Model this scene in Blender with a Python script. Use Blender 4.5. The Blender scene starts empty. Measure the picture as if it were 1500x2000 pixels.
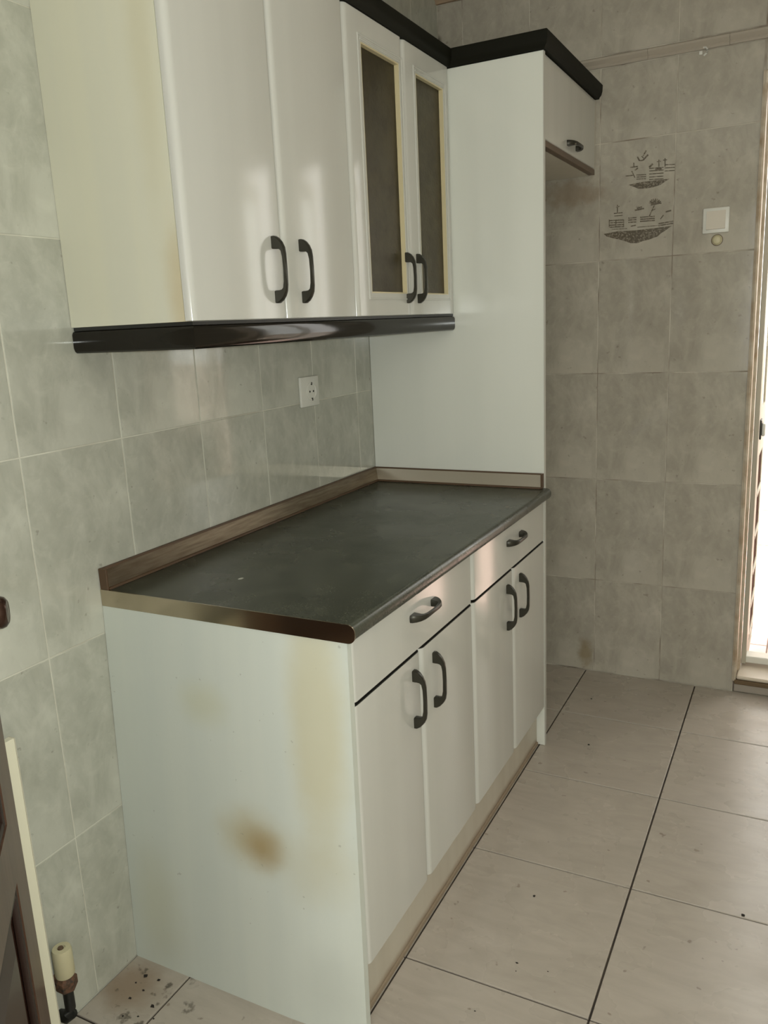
import bpy, bmesh, math, random
from mathutils import Vector, Matrix
random.seed(7)
SC = bpy.context.scene
COL = SC.collection
D = bpy.data

# ------------------------------------------------------------------ camera
def make_camera():
    f, yaw, pit, rol = 1597.0986, math.radians(27.748219), math.radians(-12.93427), math.radians(-2.716828)
    C = Vector((1.291753, -1.167501, 1.383158))
    fw = Vector((-math.sin(yaw)*math.cos(pit), math.cos(yaw)*math.cos(pit), math.sin(pit)))
    r = fw.cross(Vector((0, 0, 1))).normalized(); u = r.cross(fw)
    r2 = r*math.cos(rol)+u*math.sin(rol); u2 = -r*math.sin(rol)+u*math.cos(rol)
    cd = D.cameras.new('camera'); cam = D.objects.new('camera', cd); COL.objects.link(cam)
    cd.sensor_fit = 'HORIZONTAL'; cd.sensor_width = 36; cd.lens = f/1500*36
    cd.clip_start = 0.02
    M = Matrix((r2, u2, -fw)).transposed().to_4x4(); M.translation = C
    cam.matrix_world = M
    SC.camera = cam
    return C, r2, u2, fw
CAM, CR, CU, CF = make_camera()

# ------------------------------------------------------------------ world, lamps, exposure
W = D.worlds.new('World'); SC.world = W; W.use_nodes = True
_bg = W.node_tree.nodes['Background']; _bg.inputs[0].default_value = (1.0, 0.965, 0.90, 1); _bg.inputs[1].default_value = 3.7
SC.view_settings.view_transform = 'Standard'; SC.view_settings.look = 'None'
SC.view_settings.gamma = 1; SC.view_settings.exposure = 0.16; SC.view_settings.use_curve_mapping = False

def portal(name, loc, rot, sx, sy):
    l = D.lights.new(name, 'AREA'); l.shape = 'RECTANGLE'; l.size = sx; l.size_y = sy
    l.cycles.is_portal = True
    o = D.objects.new(name, l); COL.objects.link(o); o.location = loc; o.rotation_euler = rot
DX0, DX1, DZ0, DZ1 = 1.105, 1.60, 0.055, 2.06          # rear doorway in the back wall
WX0, WX1, WZ0, WZ1, WY = 0.75, 2.15, 0.75, 2.25, -2.9    # unseen window added behind the photographer for frontal light
BY = 1.8866                                            # face of the back wall
RX = 2.35                                              # face of the right wall
CZ = 2.53                                              # ceiling
portal('doorway_daylight', ((DX0+DX1)/2, BY+0.25, (DZ0+DZ1)/2), (math.radians(-90), 0, 0), DX1-DX0+.1, DZ1-DZ0+.1)
portal('added_window_daylight', ((WX0+WX1)/2, WY-0.15, (WZ0+WZ1)/2), (math.radians(90), 0, 0), WX1-WX0, WZ1-WZ0)
_l = D.lights.new('phone_flash', 'POINT'); _l.energy = 36.5; _l.shadow_soft_size = 0.006; _l.color = (.955, 1.0, .955)
_o = D.objects.new('phone_flash', _l); COL.objects.link(_o); _o.location = CAM + CR*0.02 + CU*0.012
_s = D.lights.new('sun', 'SUN'); _s.energy = 9.0; _s.angle = 0.01; _s.color = (1, .95, .86)
_o = D.objects.new('sun', _s); COL.objects.link(_o); _o.rotation_euler = (math.radians(5), math.radians(28), 0)

# ------------------------------------------------------------------ materials
def mat(name, base, rough=.5, metal=0., spec=.5):
    m = D.materials.new(name); m.use_nodes = True
    b = m.node_tree.nodes['Principled BSDF']
    b.inputs['Base Color'].default_value = (*base, 1); b.inputs['Roughness'].default_value = rough
    b.inputs['Metallic'].default_value = metal; b.inputs['Specular IOR Level'].default_value = spec
    return m
class NT:
    def __init__(s, m): s.m = m; s.t = m.node_tree; s.b = s.t.nodes['Principled BSDF']
    def n(s, typ, **kw):
        x = s.t.nodes.new(typ)
        for k, v in kw.items(): setattr(x, k, v)
        return x
    def l(s, a, b): s.t.links.new(a, b)
    def noise(s, vec, scale, detail=4, rough=.55, dist=0.):
        x = s.n('ShaderNodeTexNoise'); x.inputs['Scale'].default_value = scale; x.inputs['Detail'].default_value = detail
        x.inputs['Roughness'].default_value = rough; x.inputs['Distortion'].default_value = dist
        if vec is not None: s.l(vec, x.inputs['Vector'])
        return x.outputs['Fac']
    def ramp(s, fac, a, b, ca=(0, 0, 0), cb=(1, 1, 1)):
        x = s.n('ShaderNodeValToRGB'); e = x.color_ramp.elements
        e[0].position = a; e[0].color = (*ca, 1); e[1].position = b; e[1].color = (*cb, 1)
        s.l(fac, x.inputs[0]); return x.outputs[0]
    def mix(s, fac, a, b, mode='MIX'):
        x = s.n('ShaderNodeMix', data_type='RGBA', blend_type=mode)
        for v, i in ((fac, 0), (a, 6), (b, 7)):
            if hasattr(v, 'is_output'): s.l(v, x.inputs[i])
            elif i == 0: x.inputs[0].default_value = v
            else: x.inputs[i].default_value = (*v, 1)
        return x.outputs[2]
    def mathn(s, op, a, b=None):
        x = s.n('ShaderNodeMath', operation=op)
        for v, i in ((a, 0), (b, 1)):
            if v is None: continue
            if hasattr(v, 'is_output'): s.l(v, x.inputs[i])
            else: x.inputs[i].default_value = v
        return x.outputs[0]
    def mapping(s, vec, scale=(1, 1, 1), loc=(0, 0, 0), rot=(0, 0, 0)):
        x = s.n('ShaderNodeMapping'); s.l(vec, x.inputs[0])
        x.inputs['Scale'].default_value = scale; x.inputs['Location'].default_value = loc; x.inputs['Rotation'].default_value = rot
        return x.outputs[0]
    def pos(s): return s.n('ShaderNodeNewGeometry').outputs['Position']
    def objc(s): return s.n('ShaderNodeTexCoord').outputs['Object']
    def bump(s, h, strength=.1, dist=.001):
        x = s.n('ShaderNodeBump'); x.inputs['Strength'].default_value = strength; x.inputs['Distance'].default_value = dist
        s.l(h, x.inputs['Height']); s.l(x.outputs[0], s.b.inputs['Normal'])
    def spot(s, c, rad, edge=.6, wob=.35, wscale=14):
        """soft blot (1 in the middle, 0 outside) around world point c with radii rad"""
        p = s.pos()
        v = s.n('ShaderNodeVectorMath', operation='SUBTRACT'); s.l(p, v.inputs[0]); v.inputs[1].default_value = c
        d = s.n('ShaderNodeVectorMath', operation='DIVIDE'); s.l(v.outputs[0], d.inputs[0]); d.inputs[1].default_value = rad
        ln = s.n('ShaderNodeVectorMath', operation='LENGTH'); s.l(d.outputs[0], ln.inputs[0])
        nz = s.noise(p, wscale, 5)
        a = s.mathn('ADD', ln.outputs['Value'], s.mathn('MULTIPLY', s.mathn('SUBTRACT', nz, .5), wob))
        mr = s.n('ShaderNodeMapRange', interpolation_type='SMOOTHSTEP'); s.l(a, mr.inputs[0])
        mr.inputs[1].default_value = 1-edge; mr.inputs[2].default_value = 1.0; mr.inputs[3].default_value = 1; mr.inputs[4].default_value = 0
        return mr.outputs[0]
    def color(s, c): s.l(c, s.b.inputs['Base Color'])

def tile_mat(name, c0, c1, stains=()):
    m = mat(name, c0, .16, 0, .5); t = NT(m)
    p = t.mapping(t.objc(), (1, 1, 1), (0, 0, 0), (.6, .55, .5))
    a = t.ramp(t.noise(t.mapping(t.objc(), (1, .55, 1), (2, 3, .5), (0, 0, .6)), 11, 6, .62, .5), .40, .70)
    b = t.ramp(t.noise(t.mapping(p, (1, 1, 1), (3, 1, 5)), 22, 4, .6, .8), .5, .75)
    c = t.mix(t.mathn('MULTIPLY', a, .95), c0, c1)
    c = t.mix(t.mathn('MULTIPLY', b, .35), c, tuple(x*1.22 for x in c0))
    oi = t.n('ShaderNodeObjectInfo').outputs['Random']
    g = t.mathn('ADD', t.mathn('MULTIPLY', oi, .08), .96)
    hs = t.n('ShaderNodeHueSaturation'); t.l(c, hs.inputs['Color']); t.l(g, hs.inputs['Value']); c = hs.outputs[0]
    d = t.ramp(t.noise(t.pos(), 55, 2, .5), .70, .76)
    c = t.mix(t.mathn('MULTIPLY', d, .35), c, (.13, .11, .08))
    for cc, rr, colr, k in stains: c = t.mix(t.mathn('MULTIPLY', t.spot(cc, rr, .8, .8, 30), k), c, colr)
    t.color(c); t.bump(t.noise(t.objc(), 30, 3), .05, .002)
    r = t.ramp(t.noise(t.pos(), 6, 4), .3, .7, (.05,)*3, (.11,)*3); t.l(r, t.b.inputs['Roughness'])
    return m
M_TILE_L = tile_mat('lit_wall_tile_glaze', (.54, .545, .475), (.385, .39, .33))  # same tile as the far wall, brighter light put into its colour
M_TILE_B = tile_mat('dim_warm_wall_tile_glaze', (.47, .44, .37), (.34, .315, .262),
    [((.56, BY, .07), (.04, .1, .09), (.20, .14, .05), .6), ((.50, BY, 1.80), (.16, .1, .07), (.20, .13, .07), .5), ((.0, BY, 2.38), (.02, .1, .03), (.03, .03, .02), .9)])  # same tile as the left wall, dimmer warm light put into its colour
def grout_mat(name, c, c2):
    m = mat(name, c, .75); t = NT(m)
    t.color(t.mix(t.ramp(t.noise(t.pos(), 7, 4), .4, .65), c, c2)); return m
M_GROUT_W = grout_mat('pale_wall_grout', (.66, .66, .57), (.52, .50, .42))
M_GROUT_B = grout_mat('worn_wall_grout', (.55, .52, .44), (.22, .18, .14))
M_GROUT_F = grout_mat('dark_floor_grout', (.030, .022, .016), (.06, .045, .03))
def floor_mat():
    m = mat('beige_floor_tile', (.5, .46, .41), .3); t = NT(m)
    p = t.objc()
    a = t.ramp(t.noise(t.mapping(p, (2, 7, 1), (0, 0, 0), (0, 0, .7)), 3, 6, .6, 1.0), .35, .7)
    c = t.mix(a, (.48, .43, .37), (.41, .365, .31))
    d = t.ramp(t.noise(t.pos(), 34, 2, .5), .705, .74)
    c = t.mix(t.mathn('MULTIPLY', d, .5), c, (.13, .09, .06))
    c = t.mix(t.mathn('MULTIPLY', t.spot((.05, -.10, 0), (.13, .11, .3), .9, 1.0, 12), .6), c, (.22, .13, .06))
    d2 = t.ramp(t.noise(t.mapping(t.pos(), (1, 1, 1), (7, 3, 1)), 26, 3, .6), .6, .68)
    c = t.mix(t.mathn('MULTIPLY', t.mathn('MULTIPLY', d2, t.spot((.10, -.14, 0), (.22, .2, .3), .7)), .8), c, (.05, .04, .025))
    t.color(c)
    r = t.ramp(t.noise(t.pos(), 5, 4), .3, .7, (.20,)*3, (.36,)*3); t.l(r, t.b.inputs['Roughness'])
    t.bump(t.noise(p, 40, 3), .06, .002)
    return m
M_FLOOR = floor_mat()
def laminate(name, base, tint=None, rough=.22, stains=(), k=.5):
    m = mat(name, base, rough, 0, .5); t = NT(m)
    p = t.pos()
    a = t.ramp(t.noise(t.mapping(p, (14, 14, .5)), 1.0, 3, .5), .38, .66)
    c = t.mix(t.mathn('MULTIPLY', a, k), base, tint or tuple(x*.93 for x in base))
    for cc, rr, colr, kk, e in stains: c = t.mix(t.mathn('MULTIPLY', t.spot(cc, rr, e, .35, 16), kk), c, colr)
    t.color(c); t.bump(t.noise(p, 25, 2), .02, .002)
    return m
M_DOOR = laminate('white_door_laminate', (.61, .61, .565), rough=.13)
M_DOOR.node_tree.nodes['Principled BSDF'].inputs['Specular IOR Level'].default_value = .38
M_SIDE_UP = laminate('yellowed_side_laminate', (.72, .71, .57), (.67, .67, .57), .3,
    [((.285, 0, 1.45), (.05, .2, .22), (.52, .40, .20), .5, .9), ((.25, 0, 1.9), (.05, .2, .5), (.62, .58, .40), .5, .9)])
M_PANEL = laminate('tall_panel_laminate', (.74, .76, .695), (.70, .725, .665), .15)
M_END = laminate('stained_end_laminate', (.66, .70, .64), (.60, .65, .61), .33, [
    ((.515, 0, .66), (.085, .3, .36), (.60, .57, .40), .75, .7),
    ((.50, 0, .36), (.13, .3, .12), (.58, .56, .42), .5, .9),
    ((.35, 0, .385), (.12, .3, .10), (.52, .47, .30), .75, .95),
    ((.372, 0, .375), (.075, .3, .07), (.40, .30, .15), .85, .98),
    ((.25, 0, .66), (.09, .3, .07), (.60, .61, .46), .6, .9),
    ((.08, 0, .15), (.10, .3, .22), (.57, .57, .43), .5, .9),
    ((.52, 0, .09), (.10, .3, .14), (.52, .55, .50), .5, .9)])
_t = NT(M_END); _c = M_END.node_tree.nodes['Principled BSDF'].inputs['Base Color'].links[0].from_socket
_t.color(_t.mix(_t.mathn('MULTIPLY', _t.ramp(_t.noise(_t.pos(), 70, 2, .5), .735, .77), .35), _c, (.22, .22, .18)))
M_CARC = laminate('carcass_laminate', (.66, .62, .52))
M_KICK = laminate('kick_board_laminate', (.58, .54, .45), (.48, .43, .34), .35, [((.56, .6, 0), (.1, 3, .035), (.22, .13, .06), .8, .9)])
M_BEAD = mat('yellowed_bead', (.66, .58, .36), .35)
M_BROWN_EDGE = mat('worn_brown_edging', (.12, .075, .045), .4)
M_HANDLE = mat('dark_bronze_handle', (.040, .038, .028), .36, .5)
M_CORN = mat('near_black_cornice', (.009, .009, .005), .6, 0, .12)
def pelmet_mat():
    m = mat('glossy_black_pelmet', (.012, .010, .007), .07, 0, .28); t = NT(m)
    t.bump(t.noise(t.mapping(t.pos(), (1, 1, 1)), 18, 2), .04, .002); return m
M_PELMET = pelmet_mat()
def worktop_mat():
    m = mat('dark_granite_laminate', (.04, .045, .035), .22, 0, .5); t = NT(m)
    p = t.pos()
    a = t.ramp(t.noise(p, 14, 6, .7), .35, .7)
    b = t.ramp(t.noise(p, 260, 2, .6), .45, .7)
    c = t.mix(a, (.030, .034, .024), (.066, .071, .050)); c = t.mix(t.mathn('MULTIPLY', b, .4), c, (.10, .105, .085))
    c = t.mix(t.mathn('MULTIPLY', t.spot((.29, .87, .87), (.075, .02, .1), .5, 1.6, 30), .8), c, (.012, .012, .010))
    c = t.mix(t.mathn('MULTIPLY', t.spot((.24, .163, .87), (.006, .009, .1), .6, .8, 90), .9), c, (.55, .55, .48))
    t.color(c)
    r = t.ramp(t.noise(p, 5, 5), .3, .7, (.20,)*3, (.34,)*3); t.l(r, t.b.inputs['Roughness'])
    return m
M_TOP = worktop_mat()
M_STRIP = mat('polished_edge_strip', (.52, .46, .36), .16, 1.0)
def upstand_mat():
    m = mat('brushed_upstand', (.17, .14, .105), .32, .8); t = NT(m)
    t.color(t.mix(t.ramp(t.noise(t.mapping(t.pos(), (2, 2, 30)), 6, 4), .35, .7), (.19, .155, .11), (.12, .09, .06))); return m
M_UPST = upstand_mat()
M_UPST_LIT = mat('lit_brushed_upstand', (.46, .42, .34), .32, .7)  # same metal as the left upstand, brighter reflection put into the colour
M_SEAL = mat('brown_seal', (.09, .05, .025), .5)
M_PLASTIC = mat('white_plastic', (.74, .74, .68), .3)
M_IVORY = mat('aged_ivory_plastic', (.60, .55, .36), .4)
M_BLACK = mat('black_plastic_and_gap_shade', (.012, .012, .010), .45)  # black pipe and door edging, also the painted shade in gaps
M_HOLE = mat('dark_hole', (.01, .01, .01), .8)
M_PRINT = mat('brown_tile_print', (.13, .11, .075), .3)
_t = NT(M_PRINT); _t.color(_t.mix(_t.ramp(_t.noise(_t.pos(), 160, 3, .6), .5, .62), (.10, .082, .052), (.25, .22, .17)))
M_LIST = mat('listello_glaze', (.42, .375, .31), .3)
M_PLASTER = mat('ceiling_plaster', (.74, .72, .66), .8)
M_WALLP = mat('side_wall_plaster', (.74, .71, .63), .7)
def wood_mat():
    m = mat('dark_mahogany', (.07, .035, .022), .3); t = NT(m)
    a = t.noise(t.mapping(t.objc(), (18, 18, 1.2)), 2.5, 6, .6, .6)
    t.color(t.mix(t.ramp(a, .3, .7), (.15, .085, .058), (.085, .044, .027))); return m
M_WOOD = wood_mat()
M_WOOD2 = mat('mahogany_panel', (.042, .016, .010), .28)
M_WOODL = mat('worn_moulding_wood', (.03, .014, .009), .5)
M_CREAM = laminate('cream_board_melamine', (.86, .83, .66), (.82, .79, .62), .4)
M_ALU = mat('painted_door_metal', (.47, .44, .36), .45, 0, .3)
def alu2():
    m = mat('dirty_door_metal', (.6, .52, .42), .4, .15); t = NT(m)
    t.color(t.mix(t.ramp(t.noise(t.pos(), 16, 4), .4, .7), (.64, .57, .46), (.42, .31, .20))); return m
M_ALU2 = alu2()
M_DARKP = mat('dark_brown_infill', (.05, .022, .012), .9, 0, .03)
def glass_mat(name, col, rough, ior=1.45):
    m = mat(name, col, rough); b = m.node_tree.nodes['Principled BSDF']
    b.inputs['Transmission Weight'].default_value = 1; b.inputs['IOR'].default_value = ior; return m
M_GLASS = glass_mat('smoked_textured_glass', (.36, .29, .13), .4)
_t = NT(M_GLASS); _t.b.inputs['Specular IOR Level'].default_value = .25; _t.color(_t.mix(_t.ramp(_t.noise(_t.pos(), 16, 5, .6), .4, .65), (.38, .31, .13), (.26, .20, .08))); _t.bump(_t.noise(_t.pos(), 120, 2), .5, .003)
M_CLEAR = glass_mat('clear_door_glass', (.95, .98, .96), .02)
def rust_mat():
    m = mat('rusty_iron', (.10, .05, .03), .8); t = NT(m)
    t.color(t.mix(t.ramp(t.noise(t.pos(), 140, 4), .4, .65), (.16, .08, .045), (.05, .035, .025))); return m
M_RUST = rust_mat()
M_MARBLE = mat('marble_sill', (.62, .55, .45), .3)
M_SILLB = mat('brown_sill_edge', (.13, .085, .04), .5)
M_RISER = mat('grey_riser', (.36, .32, .27), .5)
M_TERR = mat('terrace_tile', (.80, .58, .52), .6)
M_PATIO = mat('patio_wall_tile', (.8, .78, .72), .4)
M_PATG = mat('patio_grout', (.62, .55, .48), .8)
M_CRUMB = mat('floor_crumb', (.02, .016, .012), .9)
M_EXT = mat('outside_render', (.7, .68, .62), .9)

PRINT_LOWER=[[(0.6113,1.6562),(0.6573,1.6607),(0.7183,1.6587),(0.778,1.66),(0.8399,1.6627),(0.8204,1.6495),(0.8072,1.6424),(0.794,1.6318),(0.7671,1.6241),(0.7449,1.6209),(0.7279,1.6155),(0.7053,1.6174),(0.6754,1.6301),(0.6488,1.6375),(0.6221,1.6467)],[(0.6303,1.6971),(0.6812,1.6948),(0.681,1.6986),(0.6301,1.7009)],[(0.6304,1.6894),(0.6814,1.6872),(0.6811,1.691),(0.6302,1.6932)],[(0.6305,1.6817),(0.6815,1.6796),(0.6813,1.6833),(0.6303,1.6855)],[(0.6307,1.6749),(0.6817,1.6728),(0.6814,1.6765),(0.6304,1.6787)],[(0.6287,1.7025),(0.6291,1.6769),(0.6319,1.6766),(0.6315,1.7023)],[(0.6517,1.7003),(0.6521,1.6748),(0.6549,1.6746),(0.6545,1.7001)],[(0.6779,1.6978),(0.6784,1.6724),(0.6812,1.6722),(0.6807,1.6976)],[(0.6459,1.7197),(0.6756,1.7193),(0.6753,1.7224),(0.6455,1.7228)],[(0.6477,1.7113),(0.6757,1.7111),(0.6754,1.7137),(0.6474,1.7139)],[(0.6597,1.7199),(0.6592,1.7486),(0.6557,1.7489),(0.6562,1.7202)],[(0.6528,1.7393),(0.665,1.7415),(0.6641,1.7445),(0.6519,1.7423)],[(0.6951,1.6994),(0.7227,1.6985),(0.7224,1.7022),(0.6947,1.7032)],[(0.6952,1.6927),(0.7228,1.6917),(0.7225,1.6955),(0.6949,1.6964)],[(0.6953,1.6851),(0.723,1.6842),(0.7227,1.6879),(0.695,1.6888)],[(0.7347,1.698),(0.7839,1.6966),(0.7836,1.7006),(0.7343,1.702)],[(0.7349,1.6913),(0.7841,1.6899),(0.7837,1.6939),(0.7345,1.6953)],[(0.735,1.6846),(0.7843,1.6833),(0.7839,1.6873),(0.7346,1.6886)],[(0.7174,1.7218),(0.7481,1.7254),(0.7469,1.7304),(0.7162,1.7268)],[(0.7242,1.7282),(0.7412,1.7315),(0.7399,1.7356),(0.7229,1.7324)],[(0.7653,1.6954),(0.786,1.7398),(0.7826,1.7416),(0.7618,1.6973)],[(0.7721,1.716),(0.7854,1.7212),(0.7842,1.7237),(0.7708,1.7185)],[(0.7844,1.7387),(0.8045,1.7366),(0.8044,1.7406),(0.7842,1.7427)],[(0.7849,1.7387),(0.8034,1.7424),(0.8022,1.7463),(0.7837,1.7427)],[(0.7855,1.739),(0.7997,1.7478),(0.7973,1.7512),(0.7831,1.7424)],[(0.7861,1.7395),(0.7939,1.7522),(0.7904,1.7546),(0.7825,1.7419)],[(0.7863,1.7404),(0.7866,1.7552),(0.7826,1.7558),(0.7823,1.741)],[(0.7861,1.7414),(0.7788,1.7561),(0.7752,1.7547),(0.7825,1.74)],[(0.7856,1.7421),(0.7717,1.7545),(0.7692,1.7518),(0.7831,1.7393)],[(0.7849,1.7425),(0.7666,1.7509),(0.7653,1.7473),(0.7837,1.7389)],[(0.7844,1.7427),(0.7641,1.7458),(0.764,1.7418),(0.7842,1.7387)],[(0.7701,1.734),(0.8002,1.7375),(0.7985,1.7441),(0.7684,1.7406)],[(0.7967,1.6712),(0.8449,1.6749),(0.844,1.6792),(0.7958,1.6755)],[(0.7968,1.6645),(0.8451,1.6683),(0.8442,1.6726),(0.796,1.6688)],[(0.8193,1.7068),(0.8375,1.7099),(0.836,1.7148),(0.8179,1.7117)],[(0.8039,1.6865),(0.8136,1.6988),(0.8108,1.7011),(0.8012,1.6888)],[(0.7045,1.6716),(0.7218,1.6734),(0.7209,1.6771),(0.7037,1.6753)],[(0.6396,1.6679),(0.6922,1.6657),(0.692,1.6681),(0.6394,1.6703)],[(0.7268,1.6668),(0.8032,1.6665),(0.803,1.6689),(0.7265,1.6692)]]
PRINT_UPPER=[[(0.6944,1.8098),(0.7319,1.8138),(0.774,1.814),(0.8287,1.8142),(0.8157,1.8076),(0.7994,1.798),(0.7745,1.7927),(0.7527,1.7918),(0.729,1.7928),(0.7117,1.8013)],[(0.7193,1.896),(0.7263,1.8821),(0.7308,1.8837),(0.7238,1.8976)],[(0.7289,1.8809),(0.7407,1.8811),(0.74,1.885),(0.7283,1.8849)],[(0.7423,1.8812),(0.7586,1.8969),(0.7548,1.9007),(0.7385,1.8849)],[(0.742,1.8948),(0.7517,1.9114),(0.7478,1.9139),(0.7381,1.8973)],[(0.7338,1.8957),(0.7407,1.8884),(0.7431,1.8904),(0.7362,1.8977)],[(0.6987,1.8634),(0.7242,1.8636),(0.7236,1.8675),(0.6981,1.8674)],[(0.712,1.8654),(0.7118,1.8785),(0.7084,1.8789),(0.7086,1.8658)],[(0.7155,1.8519),(0.7255,1.8588),(0.7226,1.8624),(0.7125,1.8555)],[(0.7196,1.8368),(0.7517,1.8347),(0.7515,1.8376),(0.7193,1.8398)],[(0.7197,1.8302),(0.7519,1.8281),(0.7517,1.8311),(0.7195,1.8332)],[(0.7198,1.8236),(0.752,1.8215),(0.7518,1.8245),(0.7196,1.8266)],[(0.6838,1.8375),(0.7112,1.8376),(0.7107,1.8409),(0.6833,1.8408)],[(0.7024,1.8528),(0.7131,1.8302),(0.7159,1.8311),(0.7052,1.8537)],[(0.7614,1.853),(0.8079,1.8506),(0.8076,1.8537),(0.7611,1.8561)],[(0.7616,1.8448),(0.8082,1.8425),(0.8079,1.8456),(0.7613,1.8479)],[(0.7618,1.835),(0.8085,1.8328),(0.8081,1.8359),(0.7615,1.8381)],[(0.7621,1.8252),(0.8087,1.823),(0.8084,1.8261),(0.7618,1.8283)],[(0.7623,1.817),(0.809,1.8149),(0.8087,1.818),(0.762,1.8202)],[(0.7817,1.8472),(0.8033,1.8463),(0.8026,1.8528),(0.781,1.8538)],[(0.7632,1.8556),(0.7746,1.8655),(0.7705,1.8699),(0.7591,1.86)],[(0.7945,1.8554),(0.7938,1.878),(0.7905,1.8784),(0.7912,1.8558)],[(0.7859,1.8711),(0.7992,1.8711),(0.7987,1.874),(0.7855,1.874)],[(0.8143,1.853),(0.8135,1.8804),(0.8102,1.8808),(0.811,1.8534)],[(0.8057,1.8735),(0.8188,1.8735),(0.8184,1.8764),(0.8052,1.8764)],[(0.811,1.8584),(0.8438,1.856),(0.8435,1.8589),(0.8107,1.8613)],[(0.8113,1.8487),(0.8441,1.8463),(0.8439,1.8492),(0.811,1.8516)],[(0.8115,1.839),(0.8444,1.8367),(0.8442,1.8396),(0.8113,1.8419)]]
CRUMBS=[(0.768,0.522,0.005),(0.797,0.3,0.0034),(0.865,0.304,0.0022),(0.802,0.277,0.0022),(0.759,0.141,0.0026),(0.064,-0.071,0.0057),(0.088,-0.104,0.0044),(0.136,-0.128,0.0065),(0.127,-0.161,0.0032),(0.099,-0.068,0.0045),(0.077,-0.132,0.0044),(0.716,1.298,0.0051),(1.23,0.654,0.006),(0.645,1.634,0.0038),(0.161,-0.152,0.0032),(0.097,-0.174,0.0032),(0.057,-0.095,0.0034)]

# ------------------------------------------------------------------ mesh helpers
def box(bm, lo, hi, bev=0., seg=1):
    vs = [bm.verts.new((x, y, z)) for x in (lo[0], hi[0]) for y in (lo[1], hi[1]) for z in (lo[2], hi[2])]
    F = [(0, 1, 3, 2), (4, 6, 7, 5), (0, 4, 5, 1), (2, 3, 7, 6), (0, 2, 6, 4), (1, 5, 7, 3)]
    fs = [bm.faces.new([vs[i] for i in f]) for f in F]
    if bev > 0:
        es = list({e for f in fs for e in f.edges})
        bmesh.ops.bevel(bm, geom=es, offset=bev, segments=seg, affect='EDGES', profile=.5)
def prism(bm, poly, axis, a, b):
    """extrude a 2-D polygon along an axis; poly is in the two other axes, in xyz order"""
    def P(q, h): return {'x': (h, q[0], q[1]), 'y': (q[0], h, q[1]), 'z': (q[0], q[1], h)}[axis]
    A = [bm.verts.new(P(q, a)) for q in poly]; B = [bm.verts.new(P(q, b)) for q in poly]
    n = len(poly)
    for i in range(n): bm.faces.new((A[i], A[(i+1) % n], B[(i+1) % n], B[i]))
    bm.faces.new(A[::-1]); bm.faces.new(B)
def lathe(bm, prof, n=24, axis='z', c=(0, 0, 0)):
    rings = []
    for r, h in prof:
        ring = []
        for k in range(n):
            a = 2*math.pi*k/n; u, v = r*math.cos(a), r*math.sin(a)
            q = {'z': (u, v, h), 'y': (u, h, v), 'x': (h, u, v)}[axis]
            ring.append(bm.verts.new((q[0]+c[0], q[1]+c[1], q[2]+c[2])))
        rings.append(ring)
    for A, B in zip(rings, rings[1:]):
        for k in range(n): bm.faces.new((A[k], A[(k+1) % n], B[(k+1) % n], B[k]))
    bm.faces.new(rings[0][::-1]); bm.faces.new(rings[-1])
def tube(bm, pts, rad, n=12):
    pts = [Vector(p) for p in pts]; rings = []
    for i, p in enumerate(pts):
        d = (pts[min(i+1, len(pts)-1)]-pts[max(i-1, 0)]).normalized()
        a = d.cross(Vector((0, 0, 1)) if abs(d.z) < .9 else Vector((1, 0, 0))).normalized(); b = d.cross(a)
        r = rad[i] if isinstance(rad, (list, tuple)) else rad
        rings.append([bm.verts.new(p+a*r*math.cos(2*math.pi*k/n)+b*r*math.sin(2*math.pi*k/n)) for k in range(n)])
    for A, B in zip(rings, rings[1:]):
        for k in range(n): bm.faces.new((A[k], A[(k+1) % n], B[(k+1) % n], B[k]))
    bm.faces.new(rings[0][::-1]); bm.faces.new(rings[-1])
def sweep(bm, path, sec, outs):
    """section (out, z) carried along a plan path; outs[i] = mitre offset direction at point i"""
    rings = [[bm.verts.new((p[0]+o[0]*s[0], p[1]+o[1]*s[0], s[1])) for s in sec] for p, o in zip(path, outs)]
    n = len(sec)
    for A, B in zip(rings, rings[1:]):
        for k in range(n): bm.faces.new((A[k], A[(k+1) % n], B[(k+1) % n], B[k]))
    bm.faces.new(rings[0][::-1]); bm.faces.new(rings[-1])
ORG = {}
def me(name, bm, m, smooth=None):
    bmesh.ops.recalc_face_normals(bm, faces=bm.faces[:])
    d = D.meshes.new(name); bm.to_mesh(d); bm.free()
    for q in (m if isinstance(m, (list, tuple)) else [m]): d.materials.append(q)
    if smooth is not None: d.shade_smooth(); d.set_sharp_from_angle(angle=math.radians(smooth))
    return d
def put(name, mesh, parent=None, loc=(0, 0, 0), rot=(0, 0, 0)):
    o = D.objects.new(name, mesh); COL.objects.link(o)
    if parent: o.parent = parent
    o.location = loc; o.rotation_euler = rot
    return o
def obj(name, bm, m, parent=None, smooth=35):
    """mesh given in world coordinates, hung under its parent"""
    if parent is not None and parent in ORG: bmesh.ops.translate(bm, verts=bm.verts, vec=-ORG[parent])
    o = put(name, me(name, bm, m, smooth), parent)
    ORG[o] = ORG.get(parent, Vector((0, 0, 0)))
    return o
def tag(o, label=None, cat=None, group=None, kind=None):
    if label: o['label'] = label
    if cat: o['category'] = cat
    if group: o['group'] = group
    if kind: o['kind'] = kind
    return o
def thing(name, loc, label, cat, group=None, kind=None, rz=0):
    o = D.objects.new(name, None); COL.objects.link(o); o.location = loc; o.rotation_euler = (0, 0, rz)
    o.empty_display_size = .05
    ORG[o] = Vector(loc) if rz == 0 else Vector((0, 0, 0))
    return tag(o, label, cat, group, kind)
def B(lo, hi, bev=0., seg=1):
    bm = bmesh.new(); box(bm, lo, hi, bev, seg); return bm

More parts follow.
